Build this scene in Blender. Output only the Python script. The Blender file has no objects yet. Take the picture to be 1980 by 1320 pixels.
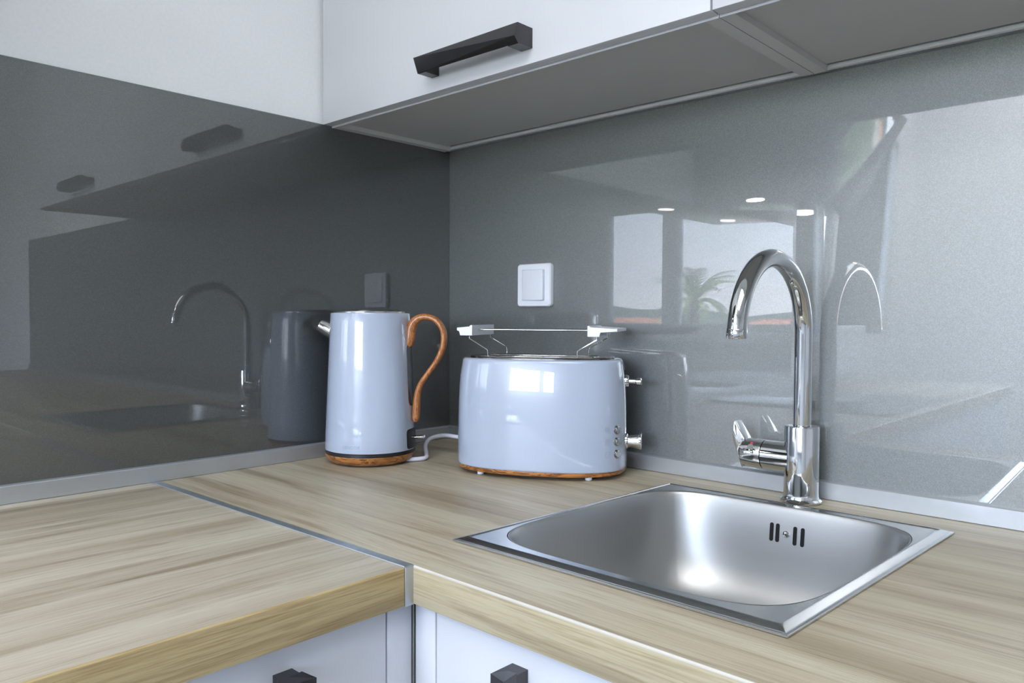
import bpy, bmesh, math, random
from mathutils import Vector, Matrix
random.seed(7)
S = bpy.context.scene
COL = S.collection
R = math.radians
PI = math.pi

# ------------------------------------------------------------------ camera
cam_d = bpy.data.cameras.new('camera')
cam = bpy.data.objects.new('camera', cam_d)
COL.objects.link(cam)
YAW, PITCH, ROLL = 0.74945, -0.03192, 0.0048
fw = Vector((-math.sin(YAW) * math.cos(PITCH), math.cos(YAW) * math.cos(PITCH), math.sin(PITCH)))
rt = Vector((math.cos(YAW), math.sin(YAW), 0))
up = rt.cross(fw)
r2 = rt * math.cos(ROLL) + up * math.sin(ROLL)
u2 = -rt * math.sin(ROLL) + up * math.cos(ROLL)
m = Matrix((r2, u2, -fw)).transposed().to_4x4()
m.translation = Vector((1.20648, -1.10237, 0.25446))
cam.matrix_world = m
cam_d.sensor_width = 36
cam_d.lens = 1488.78 / 1980 * 36
cam_d.clip_start = 0.02
cam_d.clip_end = 2000
S.camera = cam

# ------------------------------------------------------------------ exposure, world, sun
S.view_settings.view_transform = 'Standard'
S.view_settings.look = 'None'
S.view_settings.exposure = 0.0
S.view_settings.gamma = 1.0
S.view_settings.use_curve_mapping = False
SKY = 27.0
world = bpy.data.worlds.new('sky')
S.world = world
world.use_nodes = True
nt = world.node_tree
nt.nodes.clear()
wo = nt.nodes.new('ShaderNodeOutputWorld')
bg = nt.nodes.new('ShaderNodeBackground')
tc = nt.nodes.new('ShaderNodeTexCoord')
sp = nt.nodes.new('ShaderNodeSeparateXYZ')
rmp = nt.nodes.new('ShaderNodeValToRGB')
mr = nt.nodes.new('ShaderNodeMapRange')
mr.inputs['From Min'].default_value = -0.2
mr.inputs['From Max'].default_value = 1.0
nt.links.new(tc.outputs['Generated'], sp.inputs[0])
nt.links.new(sp.outputs['Z'], mr.inputs['Value'])
nt.links.new(mr.outputs[0], rmp.inputs[0])
cr = rmp.color_ramp
cr.elements[0].position = 0.0
cr.elements[0].color = (0.10, 0.11, 0.09, 1)
cr.elements[1].position = 1.0
cr.elements[1].color = (0.22, 0.40, 0.80, 1)
for p, c in ((0.155, (0.16, 0.17, 0.15)), (0.17, (0.84, 0.90, 1.0)), (0.30, (0.68, 0.80, 1.0)), (0.55, (0.42, 0.60, 0.95))):
    e = cr.elements.new(p)
    e.color = (*c, 1)
cn = nt.nodes.new('ShaderNodeTexNoise')
cn.inputs['Scale'].default_value = 3.0
cn.inputs['Detail'].default_value = 6
cmap = nt.nodes.new('ShaderNodeMapping')
cmap.inputs['Scale'].default_value = (1, 1, 4)
nt.links.new(tc.outputs['Generated'], cmap.inputs[0])
nt.links.new(cmap.outputs[0], cn.inputs['Vector'])
cramp = nt.nodes.new('ShaderNodeMapRange')
cramp.inputs['From Min'].default_value = 0.52
cramp.inputs['From Max'].default_value = 0.75
cramp.inputs['To Max'].default_value = 0.35
nt.links.new(cn.outputs[0], cramp.inputs['Value'])
cmix = nt.nodes.new('ShaderNodeMix')
cmix.data_type = 'RGBA'
cmix.inputs[7].default_value = (0.95, 0.97, 1.0, 1)
nt.links.new(cramp.outputs[0], cmix.inputs[0])
nt.links.new(rmp.outputs[0], cmix.inputs[6])
nt.links.new(cmix.outputs[2], bg.inputs[0])
bg.inputs[1].default_value = SKY
nt.links.new(bg.outputs[0], wo.inputs[0])

sun_d = bpy.data.lights.new('sun', 'SUN')
sun_d.energy = 130
sun_d.angle = R(0.6)
sun_d.color = (1.0, 0.95, 0.86)
sun = bpy.data.objects.new('sun', sun_d)
COL.objects.link(sun)
sun.rotation_euler = Vector((-0.25, -0.75, -0.75)).to_track_quat('-Z', 'Y').to_euler()

def portal(name, loc, direction, sx, sy):
    l = bpy.data.lights.new(name, 'AREA')
    l.shape = 'RECTANGLE'
    l.size, l.size_y = sx, sy
    l.cycles.is_portal = True
    o = bpy.data.objects.new(name, l)
    COL.objects.link(o)
    o.location = loc
    o.rotation_euler = Vector(direction).to_track_quat('-Z', 'Z').to_euler()
    return o

# window openings in the room: back wall (behind the camera) and far end of the left wall
XW, YB, ZF, ZC = 4.8, -3.3, -0.90, 1.75
W1 = (0.57, 2.09, 0.13, 1.05)          # x0 x1 z0 z1 in the wall y = YB
W2 = (-2.86, -1.76, 0.15, 1.15)        # y0 y1 z0 z1 in the wall x = 0
portal('window_portal', ((W1[0] + W1[1]) / 2, YB - 0.16, (W1[2] + W1[3]) / 2), (0, 1, 0), W1[1] - W1[0], W1[3] - W1[2])
portal('window_portal', (-0.16, (W2[0] + W2[1]) / 2, (W2[2] + W2[3]) / 2), (1, 0, 0), W2[1] - W2[0], W2[3] - W2[2])

FILL_LAMP, FILL_LAMP2 = (1.45, -1.75), (0.62, -2.83)  # unseen lamps added for fill light over the kitchen and on the back wall
ld = bpy.data.lights.new('added_fill_light', 'AREA')
ld.shape = 'RECTANGLE'
ld.size = ld.size_y = 1.38
ld.energy = 33
ld.color = (0.97, 0.98, 1.0)
lo_ = bpy.data.objects.new('added_fill_light', ld)
COL.objects.link(lo_)
lo_.location = (FILL_LAMP[0], FILL_LAMP[1], ZC - 0.045)
ld2 = ld.copy()  # second added lamp, brightens the back wall for bounced light
ld2.size = ld2.size_y = 0.56
ld2.energy = 28
lo2 = bpy.data.objects.new('added_fill_light', ld2)
COL.objects.link(lo2)
lo2.location = (FILL_LAMP2[0], FILL_LAMP2[1], ZC - 0.045)

# ------------------------------------------------------------------ materials
def mat(name):
    M = bpy.data.materials.new(name)
    M.use_nodes = True
    n = M.node_tree
    return M, n, n.nodes['Principled BSDF'], n.nodes, n.links

def N(nodes, kind, **kw):
    x = nodes.new(kind)
    for k, v in kw.items():
        setattr(x, k, v)
    return x

def coords(nodes, links, scale=(1, 1, 1), kind='Object', rot=(0, 0, 0), loc=(0, 0, 0)):
    t = nodes.new('ShaderNodeTexCoord')
    mp = nodes.new('ShaderNodeMapping')
    mp.inputs['Scale'].default_value = scale
    mp.inputs['Rotation'].default_value = rot
    mp.inputs['Location'].default_value = loc
    links.new(t.outputs[kind], mp.inputs[0])
    return mp.outputs[0]

def noise(nodes, links, vec, scale=1, detail=3, rough=0.5, dist=0.0):
    n = nodes.new('ShaderNodeTexNoise')
    n.inputs['Scale'].default_value = scale
    n.inputs['Detail'].default_value = detail
    n.inputs['Roughness'].default_value = rough
    n.inputs['Distortion'].default_value = dist
    links.new(vec, n.inputs['Vector'])
    return n.outputs[0]

def ramp(nodes, links, fac, stops):
    r = nodes.new('ShaderNodeValToRGB')
    el = r.color_ramp.elements
    el[0].position, el[0].color = stops[0][0], (*stops[0][1], 1)
    el[1].position, el[1].color = stops[-1][0], (*stops[-1][1], 1)
    for p, c in stops[1:-1]:
        e = el.new(p)
        e.color = (*c, 1)
    links.new(fac, r.inputs[0])
    return r.outputs[0]

def mixc(nodes, links, fac, a, b, mode='MIX'):
    x = nodes.new('ShaderNodeMix')
    x.data_type = 'RGBA'
    x.blend_type = mode
    for s, i in ((fac, 0), (a, 6), (b, 7)):
        if isinstance(s, (int, float)):
            x.inputs[i].default_value = s
        elif isinstance(s, tuple):
            x.inputs[i].default_value = (*s, 1)
        else:
            links.new(s, x.inputs[i])
    return x.outputs[2]

def bump(nodes, links, bsdf, h, strength=0.1, dist=0.001):
    b = nodes.new('ShaderNodeBump')
    b.inputs['Strength'].default_value = strength
    b.inputs['Distance'].default_value = dist
    links.new(h, b.inputs['Height'])
    links.new(b.outputs[0], bsdf.inputs['Normal'])

def plain(name, col, rough=0.5, metal=0.0, var=0.03, scale=30, coat=0.0, coat_rough=0.03, bumpv=0.0, ior=1.5):
    M, n, b, nodes, links = mat(name)
    v = coords(nodes, links)
    f = noise(nodes, links, v, scale, 3)
    c0 = tuple(max(0, x * (1 - var)) for x in col)
    c1 = tuple(min(1, x * (1 + var)) for x in col)
    links.new(ramp(nodes, links, f, ((0.3, c0), (0.7, c1))), b.inputs['Base Color'])
    b.inputs['Roughness'].default_value = rough
    b.inputs['Metallic'].default_value = metal
    b.inputs['IOR'].default_value = ior
    b.inputs['Coat Weight'].default_value = coat
    b.inputs['Coat Roughness'].default_value = coat_rough
    if bumpv:
        bump(nodes, links, b, f, bumpv, 0.0006)
    return M

def wood_laminate(name, axis, base_stops, fine_dark, tint=(1, 1, 1), rough=0.42, seed=0.0):
    M, n, b, nodes, links = mat(name)
    A = lambda along, across: (along, across, across) if axis == 'x' else (across, along, across)
    off = (seed, seed * 1.7, 0)
    # printed planks: every 11 cm a new tone and a shifted grain
    raw = coords(nodes, links)
    sx = N(nodes, 'ShaderNodeSeparateXYZ')
    links.new(raw, sx.inputs[0])
    mu = N(nodes, 'ShaderNodeMath', operation='MULTIPLY_ADD')
    links.new(sx.outputs['Y' if axis == 'x' else 'X'], mu.inputs[0])
    mu.inputs[1].default_value = 1 / 0.118
    mu.inputs[2].default_value = 0.37 + seed
    fl = N(nodes, 'ShaderNodeMath', operation='FLOOR')
    links.new(mu.outputs[0], fl.inputs[0])
    wn = N(nodes, 'ShaderNodeTexWhiteNoise', noise_dimensions='1D')
    links.new(fl.outputs[0], wn.inputs['W'])
    # broad boards of tone
    v1 = coords(nodes, links, A(0.9, 13), loc=off)
    f1 = noise(nodes, links, v1, 1.0, 2, 0.5, 0.35)
    # cathedral streaks
    v2 = coords(nodes, links, A(2.2, 42), loc=off)
    f2 = noise(nodes, links, v2, 1.0, 5, 0.62, 0.9)
    # fine pores
    v3 = coords(nodes, links, A(16, 620), loc=off)
    f3 = noise(nodes, links, v3, 1.0, 3, 0.6)
    v4 = coords(nodes, links, A(4.0, 150), loc=off)
    f4 = noise(nodes, links, v4, 1.0, 4, 0.7, 0.4)
    c = ramp(nodes, links, f1, base_stops)
    c = mixc(nodes, links, 0.8, c, ramp(nodes, links, wn.outputs['Value'], ((0.0, (0.86, 0.83, 0.79)), (0.5, (1, 1, 1)), (1.0, (1.10, 1.11, 1.12)))), 'MULTIPLY')
    s = ramp(nodes, links, f2, ((0.30, (0.66, 0.62, 0.57)), (0.47, (1, 1, 1)), (0.62, (1, 1, 1)), (0.78, (1.06, 1.05, 1.02))))
    c = mixc(nodes, links, 0.85, c, s, 'MULTIPLY')
    s4 = ramp(nodes, links, f4, ((0.28, (0.72, 0.68, 0.62)), (0.5, (1, 1, 1)), (0.75, (1.04, 1.03, 1.0))))
    c = mixc(nodes, links, 0.8, c, s4, 'MULTIPLY')
    s3 = ramp(nodes, links, f3, ((0.30, fine_dark), (0.55, (1, 1, 1))))
    c = mixc(nodes, links, 0.85, c, s3, 'MULTIPLY')
    c = mixc(nodes, links, 1.0, c, tint, 'MULTIPLY')
    links.new(c, b.inputs['Base Color'])
    b.inputs['Roughness'].default_value = rough
    b.inputs['Specular IOR Level'].default_value = 0.4
    bump(nodes, links, b, f3, 0.08, 0.0004)
    return M

OAK = ((0.30, (0.345, 0.285, 0.200)), (0.45, (0.475, 0.42, 0.315)), (0.56, (0.535, 0.49, 0.375)), (0.72, (0.425, 0.355, 0.255)))
OAKL = ((0.30, (0.33, 0.28, 0.205)), (0.45, (0.42, 0.375, 0.295)), (0.56, (0.49, 0.448, 0.365)), (0.72, (0.38, 0.325, 0.25)))
EDGE = ((0.30, (0.36, 0.295, 0.185)), (0.5, (0.48, 0.42, 0.29)), (0.70, (0.41, 0.35, 0.23)))
M_oak_x = wood_laminate('light_oak_right', 'x', OAK, (0.78, 0.74, 0.68))
M_oak_y = wood_laminate('light_oak_left', 'y', OAKL, (0.80, 0.77, 0.72), seed=3.3)
M_edge_x = wood_laminate('oak_edge_right', 'x', EDGE, (0.75, 0.70, 0.6), seed=5.1)
M_edge_y = wood_laminate('oak_edge_left', 'y', EDGE, (0.66, 0.58, 0.46), tint=(1.0, 0.88, 0.64), seed=9.2)  # yellower edge oak, with the shade of the left front tinted in

M_bevel = plain('pale_bevel', (0.52, 0.49, 0.43), 0.35, var=0.03)  # lighter core, with the highlight along the edge painted in

def zebra(name, scale, rot=(0, 0, 0), dark=(0.13, 0.045, 0.012), light=(0.48, 0.20, 0.055)):
    M, n, b, nodes, links = mat(name)
    v = coords(nodes, links, scale, rot=rot)
    f = noise(nodes, links, v, 1.0, 4, 0.6, 1.1)
    f2 = noise(nodes, links, v, 4.0, 3, 0.6, 0.3)
    mid = tuple((a + c) / 2 for a, c in zip(dark, light))
    c = ramp(nodes, links, f, ((0.34, light), (0.42, mid), (0.455, dark), (0.49, light), (0.56, light), (0.59, dark), (0.63, mid), (0.70, light)))
    c2 = ramp(nodes, links, f2, ((0.35, (0.7, 0.62, 0.55)), (0.6, (1, 1, 1))))
    links.new(mixc(nodes, links, 0.7, c, c2, 'MULTIPLY'), b.inputs['Base Color'])
    b.inputs['Roughness'].default_value = 0.32
    b.inputs['Coat Weight'].default_value = 0.3
    b.inputs['Coat Roughness'].default_value = 0.15
    return M

M_zebra_base = zebra('zebra_wood_base', (14, 14, 70), rot=(0.35, 0.6, 0.3))
M_zebra_handle = zebra('zebra_wood_handle', (130, 130, 22), rot=(0, 0.2, 0), dark=(0.22, 0.075, 0.02), light=(0.52, 0.21, 0.07))

def glass_panel(name, k=1.0, rough=0.55, ior=1.62):
    # back-painted glass: metallic grey lacquer seen through a clear polished front face
    M, n, b, nodes, links = mat(name)
    v = coords(nodes, links)
    f = noise(nodes, links, v, 900, 2, 0.7)
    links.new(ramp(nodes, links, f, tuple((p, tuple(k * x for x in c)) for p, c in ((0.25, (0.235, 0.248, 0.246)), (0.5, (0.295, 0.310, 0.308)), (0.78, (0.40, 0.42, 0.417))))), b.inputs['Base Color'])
    b.inputs['Metallic'].default_value = 0.95
    b.inputs['Roughness'].default_value = rough
    b.inputs['Coat Weight'].default_value = 1.0
    b.inputs['Coat IOR'].default_value = ior
    b.inputs['Coat Roughness'].default_value = 0.0
    return M
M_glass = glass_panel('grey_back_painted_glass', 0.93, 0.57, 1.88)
M_glass_shaded = glass_panel('shaded_grey_back_painted_glass', 0.43, 0.5, 1.88)  # same glass as on the right, left wall's shade put into its colour
M_glass_edge = plain('glass_edge', (0.16, 0.19, 0.18), 0.2, var=0.1)

M_white = plain('white_lacquer', (0.60, 0.615, 0.65), 0.35, var=0.01, scale=4)
M_melamine = plain('white_melamine', (0.50, 0.51, 0.50), 0.55, var=0.02, scale=8)
M_side = plain('melamine_edge', (0.56, 0.57, 0.56), 0.5, var=0.02, scale=8)
M_rail = plain('pale_rail', (0.74, 0.75, 0.76), 0.4, var=0.02)
M_wall = plain('white_plaster', (0.85, 0.865, 0.885), 0.85, var=0.02, scale=220, bumpv=0.35)
M_wall_far = plain('far_wall_paint', (0.78, 0.79, 0.80), 0.85, var=0.02, scale=60)
M_ceiling = plain('ceiling_paint', (0.82, 0.82, 0.82), 0.9, var=0.01, scale=60)
M_floor = plain('floor_tile', (0.22, 0.205, 0.19), 0.4, var=0.08, scale=6)
M_pvc = plain('white_pvc', (0.80, 0.81, 0.82), 0.35, var=0.01)
M_kettle = plain('pale_blue_enamel', (0.415, 0.475, 0.59), 0.22, var=0.01, scale=5, coat=1.0, coat_rough=0.02)
M_toaster = plain('pale_blue_gloss', (0.375, 0.428, 0.53), 0.25, var=0.01, scale=5, coat=1.0, coat_rough=0.015)
M_chrome = plain('chrome', (0.66, 0.67, 0.68), 0.045, 1.0, var=0.01)
M_chrome_dark = plain('smoky_chrome', (0.40, 0.39, 0.38), 0.10, 1.0, var=0.02)
M_top = plain('chrome_dark_reflection', (0.15, 0.14, 0.13), 0.14, 1.0, var=0.03)  # chrome darkened to carry the dim reflection on the toaster top
M_steel = plain('polished_steel', (0.66, 0.66, 0.65), 0.16, 1.0, var=0.02)
M_alu = plain('anodised_aluminium', (0.50, 0.52, 0.54), 0.42, 0.75, var=0.02, scale=60)
M_alu_strip = plain('worn_aluminium', (0.42, 0.48, 0.52), 0.38, 0.8, var=0.12, scale=60)
M_black = plain('black_plastic', (0.012, 0.012, 0.014), 0.35, var=0.1)
M_void = plain('black_void', (0.004, 0.004, 0.005), 0.9, var=0.1)
M_smoke = plain('smoked_gauge', (0.05, 0.055, 0.065), 0.12, var=0.05, coat=0.6)
M_handle = plain('black_nickel', (0.085, 0.082, 0.085), 0.16, 0.9, var=0.05)
M_plastic = plain('white_plastic', (0.78, 0.81, 0.88), 0.4, var=0.01)
M_cord = plain('white_cord', (0.72, 0.72, 0.80), 0.5, var=0.02)
M_switch = plain('white_switch', (0.80, 0.83, 0.89), 0.28, var=0.01)
M_ink = plain('grey_ink', (0.27, 0.33, 0.43), 0.4, var=0.05)
M_ink_soft = plain('pale_ink', (0.30, 0.35, 0.45), 0.4, var=0.02)
M_red = plain('red_dot', (0.5, 0.05, 0.06), 0.35, var=0.05)
M_hood = plain('black_glass', (0.015, 0.016, 0.017), 0.06, var=0.05)
M_leaf = plain('palm_leaf', (0.20, 0.27, 0.10), 0.5, var=0.3, scale=3)
M_trunk = plain('palm_trunk', (0.14, 0.10, 0.07), 0.8, var=0.3, scale=5)
M_ground = plain('dry_ground', (0.11, 0.13, 0.075), 0.9, var=0.3, scale=0.05)
M_hill = plain('wooded_hill', (0.05, 0.075, 0.055), 0.9, var=0.4, scale=0.03)
M_housew = plain('house_render', (0.68, 0.64, 0.58), 0.8, var=0.05, scale=0.5)
M_tile = plain('roof_tile', (0.42, 0.17, 0.10), 0.8, var=0.15, scale=0.8)

def brushed(name, col, rough, axis, amount=0.25, strength=0.12):
    M, n, b, nodes, links = mat(name)
    sc = {'x': (6, 900, 900), 'y': (900, 6, 900), 'z': (500, 500, 8)}[axis]
    v = coords(nodes, links, sc)
    f = noise(nodes, links, v, 1.0, 3, 0.6)
    r = nodes.new('ShaderNodeMapRange')
    r.inputs['To Min'].default_value = rough * (1 - amount)
    r.inputs['To Max'].default_value = rough * (1 + amount)
    links.new(f, r.inputs['Value'])
    links.new(r.outputs[0], b.inputs['Roughness'])
    b.inputs['Base Color'].default_value = (*col, 1)
    b.inputs['Metallic'].default_value = 1.0
    bump(nodes, links, b, f, strength, 0.0002)
    return M
M_rim = brushed('brushed_steel_rim', (0.60, 0.61, 0.62), 0.22, 'x')
M_bowl = brushed('satin_steel_bowl', (0.45, 0.45, 0.445), 0.42, 'x', 0.12, 0.012)

def pane_mat():
    M, n, b, nodes, links = mat('window_glass')
    nodes.remove(b)
    out = [x for x in nodes if x.type == 'OUTPUT_MATERIAL'][0]
    t = nodes.new('ShaderNodeBsdfTransparent')
    g = nodes.new('ShaderNodeBsdfGlossy')
    g.inputs['Roughness'].default_value = 0.0
    fr = nodes.new('ShaderNodeFresnel')
    fr.inputs['IOR'].default_value = 1.3
    mx = nodes.new('ShaderNodeMixShader')
    links.new(fr.outputs[0], mx.inputs[0])
    links.new(t.outputs[0], mx.inputs[1])
    links.new(g.outputs[0], mx.inputs[2])
    links.new(mx.outputs[0], out.inputs[0])
    return M
M_pane = pane_mat()

def emit(name, col, strength):
    M, n, b, nodes, links = mat(name)
    b.inputs['Emission Color'].default_value = (*col, 1)
    b.inputs['Emission Strength'].default_value = strength
    return M
M_led = emit('lit_lamp', (1.0, 0.96, 0.9), 60)

# ------------------------------------------------------------------ mesh helpers
def add_box(bm, x0, x1, y0, y1, z0, z1, bev=0.0, seg=2):
    vs = [bm.verts.new((x, y, z)) for x in (x0, x1) for y in (y0, y1) for z in (z0, z1)]
    q = [(0, 1, 3, 2), (4, 6, 7, 5), (0, 4, 5, 1), (2, 3, 7, 6), (0, 2, 6, 4), (1, 5, 7, 3)]
    fs = [bm.faces.new([vs[i] for i in f]) for f in q]
    if bev:
        es = list({e for f in fs for e in f.edges})
        bmesh.ops.bevel(bm, geom=es, offset=bev, segments=seg, affect='EDGES', profile=0.5)

def add_prism(bm, poly, axis, a, b, bev=0.0):
    """extrude a 2-D polygon along an axis ('x': poly is (y,z); 'y': (x,z); 'z': (x,y))"""
    def P(p, t):
        return {'x': (t, p[0], p[1]), 'y': (p[0], t, p[1]), 'z': (p[0], p[1], t)}[axis]
    A = [bm.verts.new(P(p, a)) for p in poly]
    B = [bm.verts.new(P(p, b)) for p in poly]
    n = len(poly)
    fs = [bm.faces.new(A[::-1]), bm.faces.new(B)]
    for i in range(n):
        fs.append(bm.faces.new((A[i], A[(i + 1) % n], B[(i + 1) % n], B[i])))
    if bev:
        es = list({e for f in fs for e in f.edges})
        bmesh.ops.bevel(bm, geom=es, offset=bev, segments=2, affect='EDGES', profile=0.5)

def add_loft(bm, rings, cap0=True, cap1=True):
    V = [[bm.verts.new(p) for p in r] for r in rings]
    n = len(V[0])
    for a, b in zip(V, V[1:]):
        for i in range(n):
            bm.faces.new((a[i], a[(i + 1) % n], b[(i + 1) % n], b[i]))
    if cap0:
        bm.faces.new(V[0][::-1])
    if cap1:
        bm.faces.new(V[-1])

def circ(r, z, seg=48, c=(0, 0)):
    return [(c[0] + r * math.cos(2 * PI * i / seg), c[1] + r * math.sin(2 * PI * i / seg), z) for i in range(seg)]

def add_lathe(bm, prof, seg=64, cap0=True, cap1=True, c=(0, 0)):
    add_loft(bm, [circ(r, z, seg, c) for r, z in prof], cap0, cap1)

def add_cyl(bm, p0, p1, r0, r1=None, seg=32, bev=0.0):
    p0, p1 = Vector(p0), Vector(p1)
    r1 = r0 if r1 is None else r1
    d = (p1 - p0)
    L = d.length
    q = Vector((0, 0, 1)).rotation_difference(d.normalized())
    prof = [(r0, 0), (r1, L)]
    if bev:
        prof = [(r0 - bev, 0), (r0 - bev * 0.3, bev * 0.3), (r0, bev), (r1, L - bev), (r1 - bev * 0.3, L - bev * 0.3), (r1 - bev, L)]
    add_loft(bm, [[p0 + q @ Vector(v) for v in circ(r, z, seg)] for r, z in prof])

def smooth_path(pts, n=8):
    """Catmull-Rom through the points"""
    P = [Vector(p) for p in pts]
    P = [P[0] * 2 - P[1]] + P + [P[-1] * 2 - P[-2]]
    out = []
    for i in range(1, len(P) - 2):
        a, b, c, d = P[i - 1:i + 3]
        for k in range(n):
            t = k / n
            out.append(0.5 * ((2 * b) + (c - a) * t + (2 * a - 5 * b + 4 * c - d) * t * t + (3 * b - a - 3 * c + d) * t ** 3))
    out.append(P[-2])
    return out

def add_sweep(bm, path, rads, seg=16, side=None, cap=True):
    """tube along a path; rads = (r_in_plane, r_side) per point or a number; 'side' fixes the binormal"""
    path = [Vector(p) for p in path]
    n = len(path)
    rings = []
    prev = None
    for i, p in enumerate(path):
        t = (path[min(i + 1, n - 1)] - path[max(i - 1, 0)]).normalized()
        if side is not None:
            s = Vector(side)
        else:
            s = prev if prev is not None else (Vector((0, 0, 1)) if abs(t.z) < 0.9 else Vector((1, 0, 0)))
        s = (s - t * s.dot(t)).normalized()
        prev = s
        u = s.cross(t)
        r = rads[i] if isinstance(rads, (list, tuple)) else rads
        ra, rb = r if isinstance(r, tuple) else (r, r)
        rings.append([p + u * ra * math.cos(2 * PI * k / seg) + s * rb * math.sin(2 * PI * k / seg) for k in range(seg)])
    add_loft(bm, rings, cap, cap)

def obj(name, bm, material, parent=None, label=None, sharp=35, flat=False):
    bmesh.ops.recalc_face_normals(bm, faces=bm.faces[:])
    me = bpy.data.meshes.new(name)
    bm.to_mesh(me)
    bm.free()
    for p in me.polygons:
        p.use_smooth = not flat
    if not flat:
        me.set_sharp_from_angle(angle=R(sharp))
    mats = material if isinstance(material, (list, tuple)) else [material]
    for mm in mats:
        me.materials.append(mm)
    o = bpy.data.objects.new(name, me)
    COL.objects.link(o)
    if parent is not None:
        o.parent = parent
    if label:
        o['label'] = label
    return o

def tag(o, label, cat, group=None):
    o['label'] = label
    o['category'] = cat
    if group:
        o['group'] = group
    return o

def thing(name, label, cat, loc=(0, 0, 0), rz=0.0, group=None):
    o = bpy.data.objects.new(name, None)
    o.empty_display_size = 0.05
    COL.objects.link(o)
    o.location = loc
    o.rotation_euler = (0, 0, rz)
    return tag(o, label, cat, group)

def struct(name, bm, material, parent=None, **kw):
    o = obj(name, bm, material, parent, **kw)
    if parent is None:
        o['kind'] = 'structure'
    return o

def B():
    return bmesh.new()

def boxobj(name, dims, material, parent=None, bev=0.0, label=None, fn=obj):
    bm = B()
    add_box(bm, *dims, bev=bev)
    return fn(name, bm, material, parent, label=label)

# ------------------------------------------------------------------ room shell
T = 0.16
boxobj('floor', (-T, XW + T, YB - T, T, ZF - 0.2, ZF), M_floor, fn=struct)
boxobj('ceiling', (-T, XW + T, YB - T, T, ZC, ZC + 0.2), M_ceiling, fn=struct)
boxobj('wall_right', (-T, XW + T, 0.0, T, ZF, ZC), M_wall, fn=struct)
boxobj('wall_far', (XW, XW + T, YB, 0.0, ZF, ZC), M_wall_far, fn=struct)
bm = B()
y0, y1, z0, z1 = W2
add_box(bm, -T, 0, y1, 0, ZF, ZC)
add_box(bm, -T, 0, YB, y0, ZF, ZC)
add_box(bm, -T, 0, y0, y1, ZF, z0)
add_box(bm, -T, 0, y0, y1, z1, ZC)
struct('wall_left', bm, M_wall)
bm = B()
xs = [-T, W1[0], W1[1], XW + T]
for a, b in ((0, 1), (2, 3)):
    add_box(bm, xs[a], xs[b], YB - T, YB, ZF, ZC)
for w in (W1,):
    add_box(bm, w[0], w[1], YB - T, YB, ZF, w[2])
    add_box(bm, w[0], w[1], YB - T, YB, w[3], ZC)
struct('wall_back', bm, M_wall)

def frame_bars(bm, along, a0, a1, z0, z1, wd, d0, d1):
    """four bars of a casement; along='x' (plane y) or 'y' (plane x)"""
    for lo, hi, zl, zh in ((a0, a0 + wd, z0, z1), (a1 - wd, a1, z0, z1), (a0 + wd, a1 - wd, z0, z0 + wd), (a0 + wd, a1 - wd, z1 - wd, z1)):
        if along == 'z':
            add_box(bm, lo, hi, zl, zh, d0, d1, 0.003)
        elif along == 'x':
            add_box(bm, lo, hi, d0, d1, zl, zh, 0.003)
        else:
            add_box(bm, d0, d1, lo, hi, zl, zh, 0.003)

# window_1: two casements behind the camera (seen only as a reflection in the glass)
w = bpy.data.objects.new('window_1', None)
COL.objects.link(w)
w['kind'] = 'structure'
bm = B()
frame_bars(bm, 'x', W1[0], W1[1], W1[2], W1[3], 0.03, YB - 0.11, YB - 0.04)
add_box(bm, 1.5025, 1.5115, YB - 0.105, YB - 0.045, W1[2] + 0.03, W1[3] - 0.03, 0.002)
obj('window_frame', bm, M_pvc, w)
for a, b in ((0.602, 1.5025), (1.5115, 2.058)):
    bm = B()
    frame_bars(bm, 'x', a + 0.004, b - 0.004, W1[2] + 0.033, W1[3] - 0.033, 0.052, YB - 0.10, YB - 0.035)
    obj('window_sash', bm, M_pvc, w)
    boxobj('window_pane', (a + 0.05, b - 0.05, YB - 0.072, YB - 0.066, W1[2] + 0.08, W1[3] - 0.08), M_pane, w)
boxobj('window_sill', (W1[0] - 0.05, W1[1] + 0.05, YB - 0.02, YB + 0.12, W1[2] - 0.03, W1[2]), M_pvc, w, 0.004)
# window_2: narrow window at the far end of the left wall, right sash tilted open
w = bpy.data.objects.new('window_2', None)
COL.objects.link(w)
w['kind'] = 'structure'
bm = B()
frame_bars(bm, 'y', W2[0], W2[1], W2[2], W2[3], 0.03, -0.055, -0.002)
add_box(bm, -0.05, -0.010, -2.082, -2.062, W2[2] + 0.03, W2[3] - 0.03, 0.002)
obj('window_frame', bm, M_pvc, w)
boxobj('window_pane', (-0.030, -0.024, -2.062, W2[1] - 0.03, W2[2] + 0.03, W2[3] - 0.03), M_pane, w)
bm = B()
frame_bars(bm, 'y', W2[0] + 0.033, -2.085, 0, W2[3] - W2[2] - 0.07, 0.040, -0.02, 0.02)
sash = obj('window_sash', bm, M_pvc, w)
sash.location = (-0.02, 0, W2[2] + 0.033)
sash.rotation_euler = (0, R(4), 0)
pn = boxobj('window_pane', (-0.003, 0.003, W2[0] + 0.073, -2.125, 0.04, W2[3] - W2[2] - 0.11), M_pane, w)
pn.location = sash.location
pn.rotation_euler = sash.rotation_euler
# housings of the two added fill lamps, out of the frame: flat square frames
for (lx, ly), hw, lab in ((FILL_LAMP, 0.73, 'large square white ceiling lamp added for fill light, outside the frame'), (FILL_LAMP2, 0.32, 'small square white ceiling lamp added to brighten the back wall, outside the frame')):
    lamp = thing('added_fill_lamp', lab, 'lamp', (lx, ly, ZC))
    bm = B()
    frame_bars(bm, 'z', -hw, hw, -hw, hw, 0.03, -0.06, -0.0005)
    obj('fill_lamp_housing', bm, M_pvc, lamp)

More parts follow.
